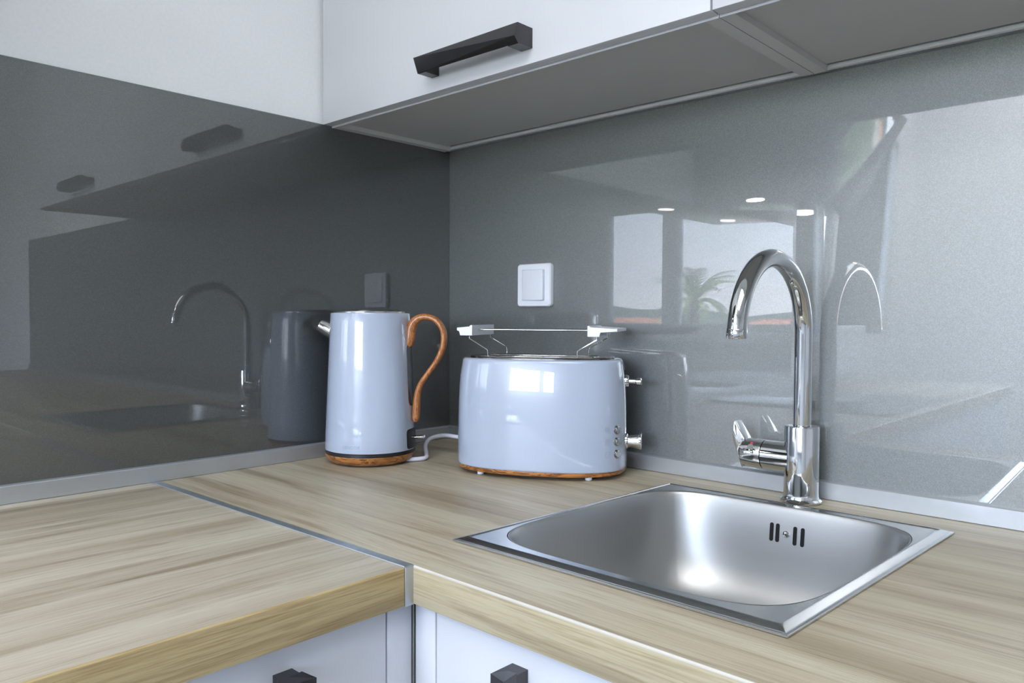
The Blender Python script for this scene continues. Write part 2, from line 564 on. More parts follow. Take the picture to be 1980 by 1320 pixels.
# ------------------------------------------------------------------ glass splashbacks and their trims
GL_END, GR_SEAM, GR_END, GTOP = -1.74, 1.78, 2.90, 0.5978
t = thing('glass_splashback', 'grey glossy glass splashback on the left wall behind the kettle, shade put into its colour', 'splashback', (0, 0, 0))
boxobj('glass_sheet', (0.0005, 0.006, GL_END, -0.0065, 0.004, GTOP - 0.0006), M_glass_shaded, t)
boxobj('polished_edge', (0.0005, 0.0062, GL_END, -0.0065, GTOP - 0.0006, GTOP + 0.0006), M_glass_edge, t)
t = thing('glass_splashback', 'mid grey glossy glass splashback behind the tap, reflecting a window and palm', 'splashback', (0, 0, 0))
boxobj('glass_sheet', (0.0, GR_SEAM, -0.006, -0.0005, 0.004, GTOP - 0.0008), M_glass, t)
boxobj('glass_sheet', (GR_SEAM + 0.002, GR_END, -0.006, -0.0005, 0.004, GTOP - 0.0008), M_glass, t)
boxobj('polished_edge', (0.0, GR_END, -0.0062, -0.0005, GTOP - 0.0008, GTOP + 0.0006), M_glass_edge, t)

TW, TH = 0.0150, 0.0250
prof = [(0.0062, 0.0004), (TW - 0.0005, 0.0004), (TW, 0.0012), (TW, TH - 0.0012), (TW - 0.0012, TH), (0.0085, TH + 0.0012), (0.0062, TH + 0.0008)]
bm = B()
add_prism(bm, prof, 'y', -2.40, -TW)
struct('trim_1', bm, M_alu, sharp=20)
bm = B()
add_prism(bm, [(-x, z) for x, z in prof], 'x', 0.0062, GR_END)
struct('trim_2', bm, M_alu, sharp=20)

# ------------------------------------------------------------------ worktops
TK = 0.0390
DX = 0.602
SINK_C, SINK_R, SHEAR = (0.7717, -0.2984), 0.0092, 0.0525
# right-hand worktop: board with a cut-out for the sink, edge strip as a part of its own
wt = thing('worktop', 'light oak worktop under the right wall holding sink, kettle and toaster', 'worktop', (0, 0, 0))
bm = B()
hx0, hx1, hy0, hy1 = SINK_C[0] - 0.183, SINK_C[0] + 0.183, SINK_C[1] - 0.194, SINK_C[1] + 0.194
XE = 2.90
def frontier(x):
    return -0.6118 + (x / DX) * 0.0128 if x < DX else -0.5990
cols = [0.0002, DX, hx0 if hx0 > DX else DX + 0.001, hx1, XE]
cols = sorted(set([0.0002, hx0, DX, hx1, XE]))
def slab(bm, z0, z1):
    ys = lambda x: [frontier(x), hy0, hy1, -0.0002]
    top = {}
    for i, x in enumerate(cols):
        for j, y in enumerate(ys(x)):
            top[i, j] = (bm.verts.new((x, y, z1)), bm.verts.new((x, y, z0)))
    hole = lambda i, j: j == 1 and cols[i] >= hx0 - 1e-6 and cols[i + 1] <= hx1 + 1e-6
    n = len(cols)
    for i in range(n - 1):
        for j in range(3):
            if hole(i, j):
                continue
            q = [top[i, j], top[i + 1, j], top[i + 1, j + 1], top[i, j + 1]]
            bm.faces.new([a for a, b in q])
            bm.faces.new([b for a, b in q][::-1])
            for (p, r), (di, dj) in (((0, 1), (0, -1)), ((1, 2), (1, 0)), ((2, 3), (0, 1)), ((3, 0), (-1, 0))):
                ii, jj = i + di, j + dj
                if ii < 0 or jj < 0 or ii >= n - 1 or jj > 2 or hole(ii, jj):
                    a, b = q[p], q[r]
                    bm.faces.new((a[0], a[1], b[1], b[0]))
slab(bm, -TK, 0.0)
obj('board', bm, M_oak_x, wt)
bm = B()
add_prism(bm, [(-0.5992, -TK), (-0.6000, -TK), (-0.6003, -TK + 0.0006), (-0.6003, -0.0012), (-0.5992, 0.0003)], 'x', DX + 0.0012, XE)
es = obj('edge_strip', bm, M_edge_x, wt, label='paler oak edge strip along the front')
bm = B()
add_prism(bm, [(-0.6006, -0.0016), (-0.6006, -0.0006), (-0.5994, 0.0006), (-0.5982, 0.0006), (-0.5994, -0.0004)], 'x', DX + 0.0014, XE)
obj('edge_bevel', bm, M_bevel, es, label='whitish bevel along the top edge, highlight in its colour')

wt = thing('worktop', 'light oak worktop along the left wall, empty, nearest the camera', 'worktop', (0, 0, 0))
bm = B()
add_prism(bm, [(0.0002, -0.6252), (DX - 0.001, -0.6106), (DX - 0.001, -2.40), (0.0002, -2.40)], 'z', -TK, 0.0)
obj('board', bm, M_oak_y, wt)
bm = B()
add_prism(bm, [(DX - 0.001, -TK), (DX + 0.0002, -TK), (DX + 0.0004, -TK + 0.0006), (DX + 0.0004, -0.0012), (DX - 0.001, 0.0003)], 'y', -2.40, -0.6115)
obj('edge_strip', bm, M_edge_y, wt, label='yellowish oak edge strip along the front, shade tinted in')

js = thing('joint_strip', 'thin worn aluminium strip joining the two oak worktops', 'trim strip', (0, 0, 0))
bm = B()
a0, a1 = Vector((0.0152, -0.6121)), Vector((DX + 0.0002, -0.5992))
b0, b1 = Vector((0.0152, -0.6250)), Vector((DX + 0.0002, -0.6102))
add_prism(bm, [tuple(b0), tuple(b1), tuple(a1), tuple(a0)], 'z', 0.0001, 0.0010)
obj('top_plate', bm, M_alu_strip, js)
bm = B()
d = (b1 - b0).normalized()
nrm = Vector((d.y, -d.x))
add_prism(bm, [tuple(b0), tuple(b0 + nrm * 0.0012), tuple(b1 + nrm * 0.0012), tuple(b1)], 'z', 0.0001, 0.0019, 0.0004)
obj('raised_lip', bm, M_alu, js)
bm = B()
add_box(bm, DX - 0.004, DX + 0.0012, -0.6106, -0.5994, -TK - 0.001, 0.0001, 0.0006)
obj('end_plate', bm, M_alu, js, label='bright aluminium end piece at the inner corner')

# ------------------------------------------------------------------ wall cabinets
CB, DB, CF = 0.5950, 0.5975, -0.3144       # carcass bottom, door bottom, door front
CT = 1.32
def twisted_handle(parent, length, mirror=False):
    """faceted bar handle, local x along the bar, -y away from the door, origin at the door face centre"""
    h = length / 2
    hd = obj('handle', _handle_bm(h), M_handle, parent, flat=True)
    return hd
def _handle_bm(h):
    bm = B()
    L = [(-h, -0.016, 0.0085), (-h, -0.036, 0.0110), (-h + 0.002, -0.029, -0.0115), (-h + 0.002, -0.014, -0.0040)]
    Rr = [(h, -0.014, 0.0135), (h, -0.030, 0.0135), (h - 0.001, -0.0355, -0.0050), (h, -0.029, -0.0135), (h, -0.014, -0.0050)]
    lv = [bm.verts.new(p) for p in L]
    rv = [bm.verts.new(p) for p in Rr]
    bm.faces.new((lv[0], lv[1], rv[1], rv[0]))
    bm.faces.new((lv[1], rv[2], rv[1]))
    bm.faces.new((lv[1], lv[2], rv[2]))
    bm.faces.new((lv[2], rv[3], rv[2]))
    bm.faces.new((lv[2], lv[3], rv[4], rv[3]))
    bm.faces.new((lv[3], lv[0], rv[0], rv[4]))
    bm.faces.new(lv[::-1])
    bm.faces.new(rv)
    add_box(bm, -h + 0.0021, -h + 0.018, -0.0275, 0.0, -0.0114, 0.0080)
    add_box(bm, h - 0.020, h - 0.0001, -0.0275, 0.0, -0.0134, 0.0134)
    return bm

def wall_cabinet(x0, x1, label, hx):
    t = thing('wall_cabinet', label, 'cabinet', (x0, 0, 0))
    Wd = x1 - x0
    yb, yf = -0.0065, CF + 0.0200
    for a, b in ((0.0006, 0.0180), (Wd - 0.0180, Wd - 0.0006)):
        boxobj('side_panel', (a, b, yf, -0.022, CB, CT), M_side, t)
    boxobj('bottom_panel', (0.0182, Wd - 0.0182, yf + 0.0012, -0.0305, CB + 0.0075, CB + 0.0235), M_melamine, t)
    boxobj('top_panel', (0.0184, Wd - 0.0184, yf, yb, CT - 0.018, CT), M_melamine, t)
    boxobj('back_panel', (0.0184, Wd - 0.0184, -0.0265, -0.0240, CB + 0.030, CT - 0.018), M_melamine, t)
    boxobj('front_edging', (0.0006, Wd - 0.0006, yf - 0.0012, yf, CB - 0.0004, CB + 0.017), M_white, t, label='bright white edging below the door')
    boxobj('hanging_rail', (0.0, Wd, -0.0215, -0.0125, CB + 0.0035, CB + 0.0088), M_rail, t, 0.0006, label='pale metal rail along the wall')
    d = boxobj('door', (0.0012, Wd - 0.0012, CF, CF + 0.0185, DB, CT), M_white, t, 0.0008)
    hd = obj('handle', _handle_bm(0.1035), M_handle, d, label='faceted black bar handle', flat=True)
    hd.location = (hx - x0, CF, 0.6305)
    return t
wall_cabinet(0.0066, 0.7745, 'white wall cabinet in the corner with black twisted bar handle', 0.4050)
wall_cabinet(0.7745, 1.6550, 'white wall cabinet at the upper right edge, beyond the door gap', 1.24)

# ------------------------------------------------------------------ base cabinets
CBX = 0.585
def vhandle(parent, loc, rz):
    bm = _handle_bm(0.1035)
    bmesh.ops.rotate(bm, verts=bm.verts[:], cent=(0, 0, 0), matrix=Matrix.Rotation(PI / 2, 3, 'Y'))
    hd = obj('handle', bm, M_handle, parent, label='faceted black bar handle', flat=True)
    hd.location = loc
    hd.rotation_euler = (0, 0, rz)
zt = -TK - 0.0006
t = thing('base_cabinet', 'white base cabinet below the left worktop, upright black handle', 'cabinet', (0, 0, 0))
boxobj('carcass', (0.02, CBX - 0.0205, -1.20, -0.6205, -0.80, zt), M_melamine, t)
boxobj('filler_panel', (CBX - 0.019, CBX, -0.6190, -0.5875, -0.80, zt), M_white, t, 0.0006)
d = boxobj('door', (CBX - 0.019, CBX, -1.20, -0.6212, -0.80, zt - 0.002), M_white, t, 0.0008)
vhandle(d, (CBX, -0.7370, -0.1700), PI / 2)
boxobj('plinth', (0.05, CBX - 0.05, -1.20, -0.62, ZF + 0.0005, -0.80), M_alu, t)
t = thing('base_cabinet', 'white base cabinet below the sink worktop, upright black handle', 'cabinet', (0, 0, 0))
# open-topped carcass so that the bowl hangs free inside it
bm = B()
for dims in ((0.535, 0.553, -0.5645, -0.02, -0.80, zt), (1.1815, 1.1995, -0.5645, -0.02, -0.80, zt), (0.553, 1.1815, -0.5645, -0.02, -0.80, -0.782), (0.553, 1.1815, -0.032, -0.02, -0.782, zt)):
    add_box(bm, *dims)
obj('carcass', bm, M_melamine, t)
boxobj('filler_panel', (0.5885, 0.6197, -CBX, -CBX + 0.019, -0.80, zt), M_white, t, 0.0006)
d = boxobj('door', (0.6217, 1.20, -CBX, -CBX + 0.019, -0.80, zt - 0.002), M_white, t, 0.0008)
vhandle(d, (0.7390, -CBX, -0.1680), 0)
boxobj('plinth', (0.62, 1.20, -0.53, -0.05, ZF + 0.0005, -0.80), M_alu, t)
t = thing('corner_gap_shade', 'dark vertical strip for the shaded gap between the two base cabinets', 'cabinet post', (0, 0, 0))
boxobj('gap_shade', (CBX - 0.010, CBX + 0.0015, -CBX - 0.0015, -CBX + 0.010, -0.80, zt), M_chrome_dark, t, 0.0004)  # dark strip painting the shade in the gap between the cabinet fronts

# ------------------------------------------------------------------ sink
SA, SB = 0.1940, 0.2140
sink = thing('sink', 'square stainless steel inset sink with rounded bowl and four overflow slots', 'sink', (SINK_C[0], SINK_C[1], 0.0), SINK_R)
angs = sorted(set([2 * PI * i / 160 for i in range(160)] + [math.atan2(SB * j, SA * i) % (2 * PI) for i in (-1, 1) for j in (-1, 1)]))
def rect_ring(a, b, z):
    out = []
    for th in angs:
        c, s = math.cos(th), math.sin(th)
        r = 1 / max(abs(c) / a, abs(s) / b)
        out.append((r * c + SHEAR * r * s, r * s, z))
    return out
def sq_ring(a, b, z, n=5.0):
    out = []
    for th in angs:
        c, s = math.cos(th), math.sin(th)
        r = (abs(c / a) ** n + abs(s / b) ** n) ** (-1 / n)
        out.append((r * c + SHEAR * r * s, r * s, z))
    return out
BA, BB = 0.1780, 0.1880
def inset(d, z):
    return rect_ring(SA - d, SB - d, z)
bm = B()
add_loft(bm, [inset(0.0008, 0.0003), inset(0.0, 0.0007), inset(0.0, 0.0020), inset(0.0008, 0.0026), inset(0.0030, 0.0026), inset(0.0036, 0.0031), inset(0.0110, 0.0058), inset(0.0118, 0.0059), inset(0.0130, 0.0050),
              sq_ring(BA + 0.0015, BB + 0.0015, 0.0045, 5.2)], False, False)
obj('rim', bm, M_rim, sink, sharp=18)
wall_prof = [(1.008, 0.0045), (1.003, 0.0043), (0.998, 0.0034), (0.993, 0.0011), (0.987, -0.004), (0.979, -0.015), (0.968, -0.035), (0.955, -0.060), (0.936, -0.085),
             (0.905, -0.106), (0.86, -0.122), (0.79, -0.135), (0.70, -0.143), (0.58, -0.148), (0.42, -0.151), (0.24, -0.153)]
bm = B()
add_loft(bm, [sq_ring(BA * s + 0.0001, BB * s + 0.0001, z, 5.0 - 1.7 * max(0, (-z - 0.03) / 0.12)) for s, z in wall_prof], False, True)
obj('bowl', bm, M_bowl, sink, sharp=60)
# overflow: four slots and a screw in the back wall of the bowl
def wall_at(x, z):
    for (s0, z0), (s1, z1) in zip(wall_prof, wall_prof[1:]):
        if z0 >= z >= z1:
            s = s0 + (s1 - s0) * (z - z0) / (z1 - z0)
            n = 5.0 - 1.7 * max(0, (-z - 0.03) / 0.12)
            y = BB * s * (1 - abs((x - SHEAR * BB * s) / (BA * s)) ** n) ** (1 / n)
            return y
def capsule_bm(w, h, t, seg=10):
    bm = B()
    pts = []
    for k in range(seg + 1):
        a = PI * k / seg
        pts.append((w / 2 * math.cos(a), h / 2 - w / 2 + w / 2 * math.sin(a)))
    for k in range(seg + 1):
        a = PI + PI * k / seg
        pts.append((w / 2 * math.cos(a), -h / 2 + w / 2 + w / 2 * math.sin(a)))
    add_prism(bm, pts, 'y', 0, t)
    return bm
sx0 = 0.7776 + 0.0105 - SINK_C[0]
for dx in (-0.0212, -0.0130, 0.0105, 0.0205):
    x = sx0 + dx
    yy = wall_at(x, -0.031)
    tilt = math.atan2(wall_at(x, -0.020) - wall_at(x, -0.042), 0.022)
    s = obj('overflow_slot', capsule_bm(0.0050, 0.0245, 0.003), M_void, sink, label='black overflow slot')
    s.location = (x, yy - 0.0007, -0.031)
    s.rotation_euler = (-tilt, 0, 0)
bm = B()
add_lathe(bm, [(0.0046, 0.0), (0.0046, 0.0012), (0.0036, 0.0024), (0.0018, 0.0028), (0.0014, 0.0018)], 24)
s = obj('overflow_screw', bm, M_chrome, sink)
s.location = (sx0 - 0.001, wall_at(sx0, -0.031) + 0.0002, -0.031)
s.rotation_euler = (PI / 2, 0, 0)
bm = B()
add_lathe(bm, [(0.044, -0.1535), (0.044, -0.1508), (0.040, -0.1500), (0.034, -0.1512), (0.012, -0.1515), (0.0, -0.1515)], 48, False, False)
obj('drain_strainer', bm, M_chrome, sink)

# ------------------------------------------------------------------ tap
FX, FY = 0.7775, -0.0510
tap = thing('tap', 'tall chrome swan-neck kitchen tap with side lever behind the sink', 'tap', (FX, FY, 0.0))
bm = B()
add_lathe(bm, [(0.0265, 0.0003), (0.0275, 0.0015), (0.0275, 0.0035), (0.0255, 0.0055), (0.0245, 0.0062)], 64)
obj('base_ring', bm, M_chrome, tap)
bm = B()
add_lathe(bm, [(0.0240, 0.0063), (0.0232, 0.0095), (0.0230, 0.014), (0.0230, 0.1035), (0.0225, 0.1055), (0.0215, 0.1060), (0.0130, 0.1060)], 64)
obj('body', bm, M_chrome, tap)
AR = 0.0985
zc = 0.2325
path = [(0, 0, 0.1062)] + [(0, 0, 0.12 + i * (zc - 0.12) / 6) for i in range(7)]
for k in range(1, 49):
    a = R(177) * k / 48
    path.append((0, -AR + AR * math.cos(a), zc + AR * math.sin(a)))
bm = B()
add_sweep(bm, path, 0.0117, 40, side=(1, 0, 0))
obj('spout_pipe', bm, M_chrome, tap, sharp=60)
e = Vector(path[-1])
bm = B()
add_lathe(bm, [(0.0121, e.z + 0.0035), (0.0124, e.z + 0.003), (0.0124, e.z - 0.0065), (0.0117, e.z - 0.0078), (0.0098, e.z - 0.0078), (0.0095, e.z - 0.004)], 40, True, True, (0, e.y))
obj('aerator', bm, M_chrome, tap)
HZ = 0.0595
bm = B()
add_cyl(bm, (-0.012, 0, HZ), (-0.0515, 0, HZ), 0.0212, 0.0208, 48)
obj('valve_neck', bm, M_chrome, tap)
bm = B()
add_cyl(bm, (-0.0512, 0, HZ), (-0.0532, 0, HZ), 0.0196, None, 48)
obj('gap_ring', bm, M_black, tap, label='black gap ring')
lev = B()
add_cyl(lev, (-0.0530, 0, HZ), (-0.0820, 0, HZ), 0.0210, None, 48, 0.0008)
lev = obj('lever_hub', lev, M_chrome, tap)
bm = B()
add_prism(bm, [(-0.0795, HZ - 0.0208), (-0.0835, HZ - 0.0208), (-0.0985, HZ + 0.0215), (-0.0972, HZ + 0.0440), (-0.0950, HZ + 0.0450), (-0.0795, HZ + 0.0205)], 'y', -0.0115, 0.0115, 0.0012)
obj('lever_blade', bm, M_chrome, lev)
# hot/cold mark: ring and red dot on the hub, facing the room
mk = Vector((0, -math.cos(R(32)), math.sin(R(32))))
bm = B()
add_cyl(bm, Vector((-0.0670, 0, HZ)) + mk * 0.0205, Vector((-0.0670, 0, HZ)) + mk * 0.0214, 0.0046, None, 24)
obj('temperature_mark', bm, M_chrome_dark, lev, label='small round hot and cold mark')
mk2 = Vector((0, -math.cos(R(50)), math.sin(R(50))))
bm = B()
add_cyl(bm, Vector((-0.0670, 0, HZ)) + mk2 * 0.0203, Vector((-0.0670, 0, HZ)) + mk2 * 0.0214, 0.0026, 0.0022, 16)
obj('hot_dot', bm, M_red, lev, label='red hot-water dot')

# ------------------------------------------------------------------ kettle
KX, KY = 0.1025, -0.2810
KAZ = R(31.5)
kettle = thing('kettle', 'tall pale blue-white electric kettle with zebra-wood handle and base, in the corner', 'kettle', (KX, KY, 0.0), KAZ)
bm = B()
add_lathe(bm, [(0.064, 0.0018), (0.0665, 0.0022), (0.0712, 0.0045), (0.0752, 0.0085), (0.0778, 0.0130), (0.0788, 0.0168), (0.0785, 0.0176)], 96)
obj('power_base', bm, M_zebra_base, kettle, label='round zebra-wood power base')
bm = B()
add_lathe(bm, [(0.0600, 0.0003), (0.0600, 0.0019)], 64)
obj('base_foot', bm, M_black, kettle)
bm = B()
add_lathe(bm, [(0.0775, 0.0177), (0.0783, 0.0182), (0.0783, 0.0232), (0.077, 0.0236)], 96)
obj('black_ring', bm, M_black, kettle, label='black ring under the body')
KR0, KR1, KZ0, KZ1 = 0.0792, 0.0690, 0.0236, 0.2605
def krad(z):
    return KR0 + (KR1 - KR0) * (z - KZ0) / (KZ1 - KZ0)
prof = [(KR0 - 0.0016, KZ0), (KR0 - 0.0004, KZ0 + 0.0008)]
prof += [(krad(z), z) for z in [KZ0 + 0.002 + i * 0.0233 for i in range(11)] if z < KZ1 - 0.002]
prof += [(krad(KZ1) + 0.0003, KZ1 - 0.0022), (KR1 - 0.0003, KZ1 - 0.0008), (KR1 - 0.0016, KZ1), (KR1 - 0.0060, KZ1 + 0.0002)]
bm = B()
add_lathe(bm, prof, 128)
obj('body', bm, M_kettle, kettle)
bm = B()
add_lathe(bm, [(0.0610, KZ1 + 0.0002), (0.0612, KZ1 + 0.0022), (0.0600, KZ1 + 0.0032), (0.0520, KZ1 + 0.0034), (0.0505, KZ1 + 0.0050), (0.0480, KZ1 + 0.0056), (0.0, KZ1 + 0.0060)], 96)
obj('lid', bm, M_steel, kettle, label='polished steel lid')
# spout, opposite the handle
bm = B()
p0, p1 = Vector((-0.058, 0, 0.2215)), Vector((-0.0915, 0, 0.2385))
d = (p1 - p0).normalized()
s = Vector((0, 1, 0))
u = s.cross(d)
rings = []
for q, r in ((p0, 0.0150), (p0 + (p1 - p0) * 0.5, 0.0143), (p1 - d * 0.001, 0.0138), (p1, 0.0134), (p1 - d * 0.0005, 0.0122), (p1 - d * 0.018, 0.0120)):
    rings.append([q + u * r * math.cos(2 * PI * k / 40) + s * r * 1.15 * math.sin(2 * PI * k / 40) for k in range(40)])
add_loft(bm, rings, True, True)
obj('spout', bm, M_steel, kettle, label='polished steel spout')
# handle: S-shaped strap (pixel-free design table: distance from axis, height, half thickness, half width)
hp = [(0.0650, 0.2030, 0.0045, 0.0075), (0.0700, 0.2070, 0.0082, 0.0095), (0.0722, 0.2180, 0.0098, 0.0098), (0.0738, 0.2320, 0.0098, 0.0096), (0.0810, 0.2455, 0.0078, 0.0092),
      (0.0930, 0.2530, 0.0062, 0.0088), (0.1080, 0.2530, 0.0056, 0.0086), (0.1220, 0.2460, 0.0054, 0.0084), (0.1318, 0.2320, 0.0054, 0.0082), (0.1342, 0.2140, 0.0054, 0.0080),
      (0.1300, 0.1950, 0.0053, 0.0078), (0.1200, 0.1755, 0.0050, 0.0076), (0.1060, 0.1565, 0.0048, 0.0074), (0.0935, 0.1390, 0.0050, 0.0074), (0.0868, 0.1210, 0.0058, 0.0078),
      (0.0848, 0.1030, 0.0066, 0.0082), (0.0840, 0.0860, 0.0068, 0.0084), (0.0830, 0.0765, 0.0062, 0.0078), (0.0815, 0.0715, 0.0036, 0.0050)]
pth = smooth_path([(a, 0, z) for a, z, _, _ in hp], 6)
rad = []
for i in range(len(hp) - 1):
    for k in range(6):
        f = k / 6
        rad.append((hp[i][2] * (1 - f) + hp[i + 1][2] * f, hp[i][3] * (1 - f) + hp[i + 1][3] * f))
rad.append((hp[-1][2], hp[-1][3]))
bm = B()
add_sweep(bm, pth, rad, 20, side=(0, 1, 0))
obj('handle', bm, M_zebra_handle, kettle, label='curved zebra-wood handle', sharp=70)
def cone_patch(az0, az1, zlist, off, na=10):
    """curved plate lying on the kettle body; zlist = (z, fraction of the half angle)"""
    bm = B()
    mid, half = (az0 + az1) / 2, (az1 - az0) / 2
    rows = []
    for z, fr in zlist:
        rows.append([(z, mid + half * fr * (2 * k / na - 1)) for k in range(na + 1)])
    grids = []
    for o in (off, -0.002):
        grids.append([[bm.verts.new(((krad(z) + o) * math.cos(a), (krad(z) + o) * math.sin(a), z)) for z, a in row] for row in rows])
    for g in grids:
        for i in range(len(g) - 1):
            for k in range(na):
                bm.faces.new((g[i][k], g[i][k + 1], g[i + 1][k + 1], g[i + 1][k]))
    n = len(rows)
    for i in range(n - 1):
        for k in (0, na):
            bm.faces.new((grids[0][i][k], grids[0][i + 1][k], grids[1][i + 1][k], grids[1][i][k]))
    for i in (0, n - 1):
        for k in range(na):
            bm.faces.new((grids[0][i][k], grids[0][i][k + 1], grids[1][i][k + 1], grids[1][i][k]))
    return bm
zz = [(0.100, 0.45), (0.102, 0.75), (0.106, 0.95), (0.112, 1.0)] + [(0.12 + 0.01 * i, 1.0) for i in range(8)] + [(0.196, 1.0), (0.201, 0.95), (0.204, 0.75), (0.2055, 0.45)]
obj('water_gauge', cone_patch(R(-10), R(10), zz, 0.0008), M_smoke, kettle, label='smoky vertical water gauge')
zz = [(0.0262, 0.80), (0.0275, 0.94), (0.030, 1.0)] + [(0.034 + 0.006 * i, 1.0) for i in range(4)] + [(0.0565, 0.97), (0.0590, 0.85), (0.0600, 0.65)]
obj('switch_recess', cone_patch(R(-17), R(17), zz, 0.0006), M_black, kettle, label='black switch plate at the foot of the body')
bm = B()
add_sweep(bm, [(krad(0.045) - 0.002, 0, 0.0445), (krad(0.045) + 0.010, 0, 0.0450), (krad(0.045) + 0.0185, 0, 0.0455), (krad(0.045) + 0.0205, 0, 0.0455)], [(0.0028, 0.0060), (0.0030, 0.0066), (0.0040, 0.0072), (0.0028, 0.0056)], 20, side=(0, 1, 0))
obj('switch_lever', bm, M_chrome, kettle, label='glossy on-off lever')
# faint printed word near the foot of the body (letters too worn to read are bent onto the cone)
def text_bm(txt, size):
    cu = bpy.data.curves.new('print', 'FONT')
    cu.body = txt
    cu.size = size
    cu.extrude = 0.0
    cu.align_x = 'CENTER'
    cu.space_character = 1.15
    to = bpy.data.objects.new('print', cu)
    COL.objects.link(to)
    bpy.context.view_layer.update()
    me = bpy.data.meshes.new_from_object(to.evaluated_get(bpy.context.evaluated_depsgraph_get()))
    bpy.data.objects.remove(to)
    bm = B()
    bm.from_mesh(me)
    bpy.data.meshes.remove(me)
    return bm
view_az = math.atan2(-1.10237 - KY, 1.20648 - KX) - KAZ
bm = text_bm('SENCOR', 0.0075)
bmesh.ops.subdivide_edges(bm, edges=bm.edges[:], cuts=1)
taz = view_az - R(24.5)
zt0 = 0.0325
for v in bm.verts:
    x, y = v.co.x, v.co.y
    z = zt0 + y
    a = taz + x / krad(z)
    v.co = ((krad(z) + 0.00012) * math.cos(a), (krad(z) + 0.00012) * math.sin(a), z)
obj('printed_name', bm, M_ink, kettle, label='faint grey printed word', flat=True)

# cord: from the kettle base, arching to behind the toaster
cord = B()
pts = [(0.150, -0.262, 0.0062), (0.160, -0.248, 0.0048), (0.170, -0.228, 0.0044), (0.170, -0.211, 0.0048), (0.152, -0.195, 0.0080), (0.123, -0.172, 0.0165), (0.1100, -0.1500, 0.0240), (0.1180, -0.1340, 0.0290),
       (0.140, -0.128, 0.0310), (0.170, -0.122, 0.0290), (0.200, -0.108, 0.0220), (0.215, -0.080, 0.0100), (0.235, -0.050, 0.0045), (0.270, -0.035, 0.0042), (0.320, -0.030, 0.0042)]
add_sweep(cord, smooth_path(pts, 8), 0.0038, 14)
inv = (Matrix.Translation((KX, KY, 0)) @ Matrix.Rotation(KAZ, 4, 'Z')).inverted()
bmesh.ops.transform(cord, matrix=inv, verts=cord.verts[:])
obj('power_cord', cord, M_cord, kettle, label='white power cord curling away behind the toaster', sharp=80)

# ------------------------------------------------------------------ toaster
TX, TY, TA = 0.3768, -0.1379, R(28.3)
A0, B0, NN, TZ = 0.1402, 0.0830, 2.5, 0.1877
toaster = thing('toaster', 'pale blue-white two-slice toaster with zebra-wood foot and bun rack', 'toaster', (TX, TY, 0.0), TA)
def tring(a, b, z, n=NN, seg=128, dx=0.0):
    out = []
    for k in range(seg):
        t = 2 * PI * k / seg
        c, s = math.cos(t), math.sin(t)
        out.append((dx + math.copysign(abs(c) ** (2 / n), c) * a, math.copysign(abs(s) ** (2 / n), s) * b, z))
    return out
TPR = ((0.0, 0.0), (0.050, 0.0), (0.085, 0.0005), (0.115, 0.0011), (0.133, 0.0018), (0.150, 0.0029), (0.163, 0.0042), (0.175, 0.0060), (0.190, 0.0089))
def tin(z):
    for (z0, r0), (z1, r1) in zip(TPR, TPR[1:]):
        if z <= z1:
            break
    return r0 + (r1 - r0) * (z - z0) / (z1 - z0)
def ab(z):
    d = (tin(z - 0.006) + 2 * tin(z) + tin(z + 0.006)) / 4 if z > 0.006 else 0
    return A0 - d, B0 - d
bm = B()
add_loft(bm, [tring(A0 * f, B0 * f, z) for f, z in ((0.955, 0.0062), (0.97, 0.0064), (0.985, 0.0078), (0.992, 0.0105), (0.992, 0.0132))])
obj('foot_plate', bm, M_zebra_base, toaster, label='zebra-wood foot plate')
bm = B()
rings = [tring(A0 * 0.990, B0 * 0.990, 0.0133), tring(A0 * 0.998, B0 * 0.998, 0.0140)]
rings += [tring(*ab(z), z) for z in [0.016 + i * 0.0082 for i in range(21)] if z < TZ - 0.006]
for k in range(1, 7):
    a = PI / 2 * k / 6
    dr = 0.0055 * (1 - math.cos(a))
    z = TZ - 0.0055 + 0.0055 * math.sin(a)
    a_, b_ = ab(TZ - 0.0055)
    rings.append(tring(a_ - dr, b_ - dr, z))
rings.append(tring(ab(TZ)[0] - 0.0130, ab(TZ)[1] - 0.0130, TZ + 0.0001))
add_loft(bm, rings)
obj('body', bm, M_toaster, toaster, sharp=50)
# chrome top plate with two slots
bm = B()
ta, tb = ab(TZ)[0] - 0.012, ab(TZ)[1] - 0.010
add_loft(bm, [tring(ta, tb, TZ - 0.0005), tring(ta, tb, TZ + 0.0022), tring(ta - 0.0004, tb - 0.0004, TZ + 0.0027), tring(ta - 0.0012, tb - 0.0012, TZ + 0.0029), tring(ta - 0.0030, tb - 0.0030, TZ + 0.0029)])
tp = obj('top_plate', bm, M_top, toaster, label='chrome top plate, dark reflection in its colour', sharp=12)
for v in (-0.026, 0.026):
    bm = B()
    add_box(bm, -0.092, 0.088, v - 0.0125, v + 0.0125, TZ + 0.0026, TZ + 0.0032, 0.0)
    sl = obj('bread_slot', bm, M_void, tp, label='dark bread slot')
    bm = B()
    for vv in (v - 0.0135, v + 0.0135):
        add_box(bm, -0.094, 0.090, vv - 0.0010, vv + 0.0010, TZ + 0.0027, TZ + 0.0033, 0.0002)
    obj('slot_lip', bm, M_chrome_dark, tp)
# feet
for u in (-0.088, 0.088):
    for v in (-0.056, 0.056):
        bm = B()
        add_lathe(bm, [(0.0045, 0.0003), (0.0055, 0.0012), (0.0055, 0.0063)], 20, True, True, (u, v))
        obj('foot', bm, M_plastic, toaster, label='small white foot')
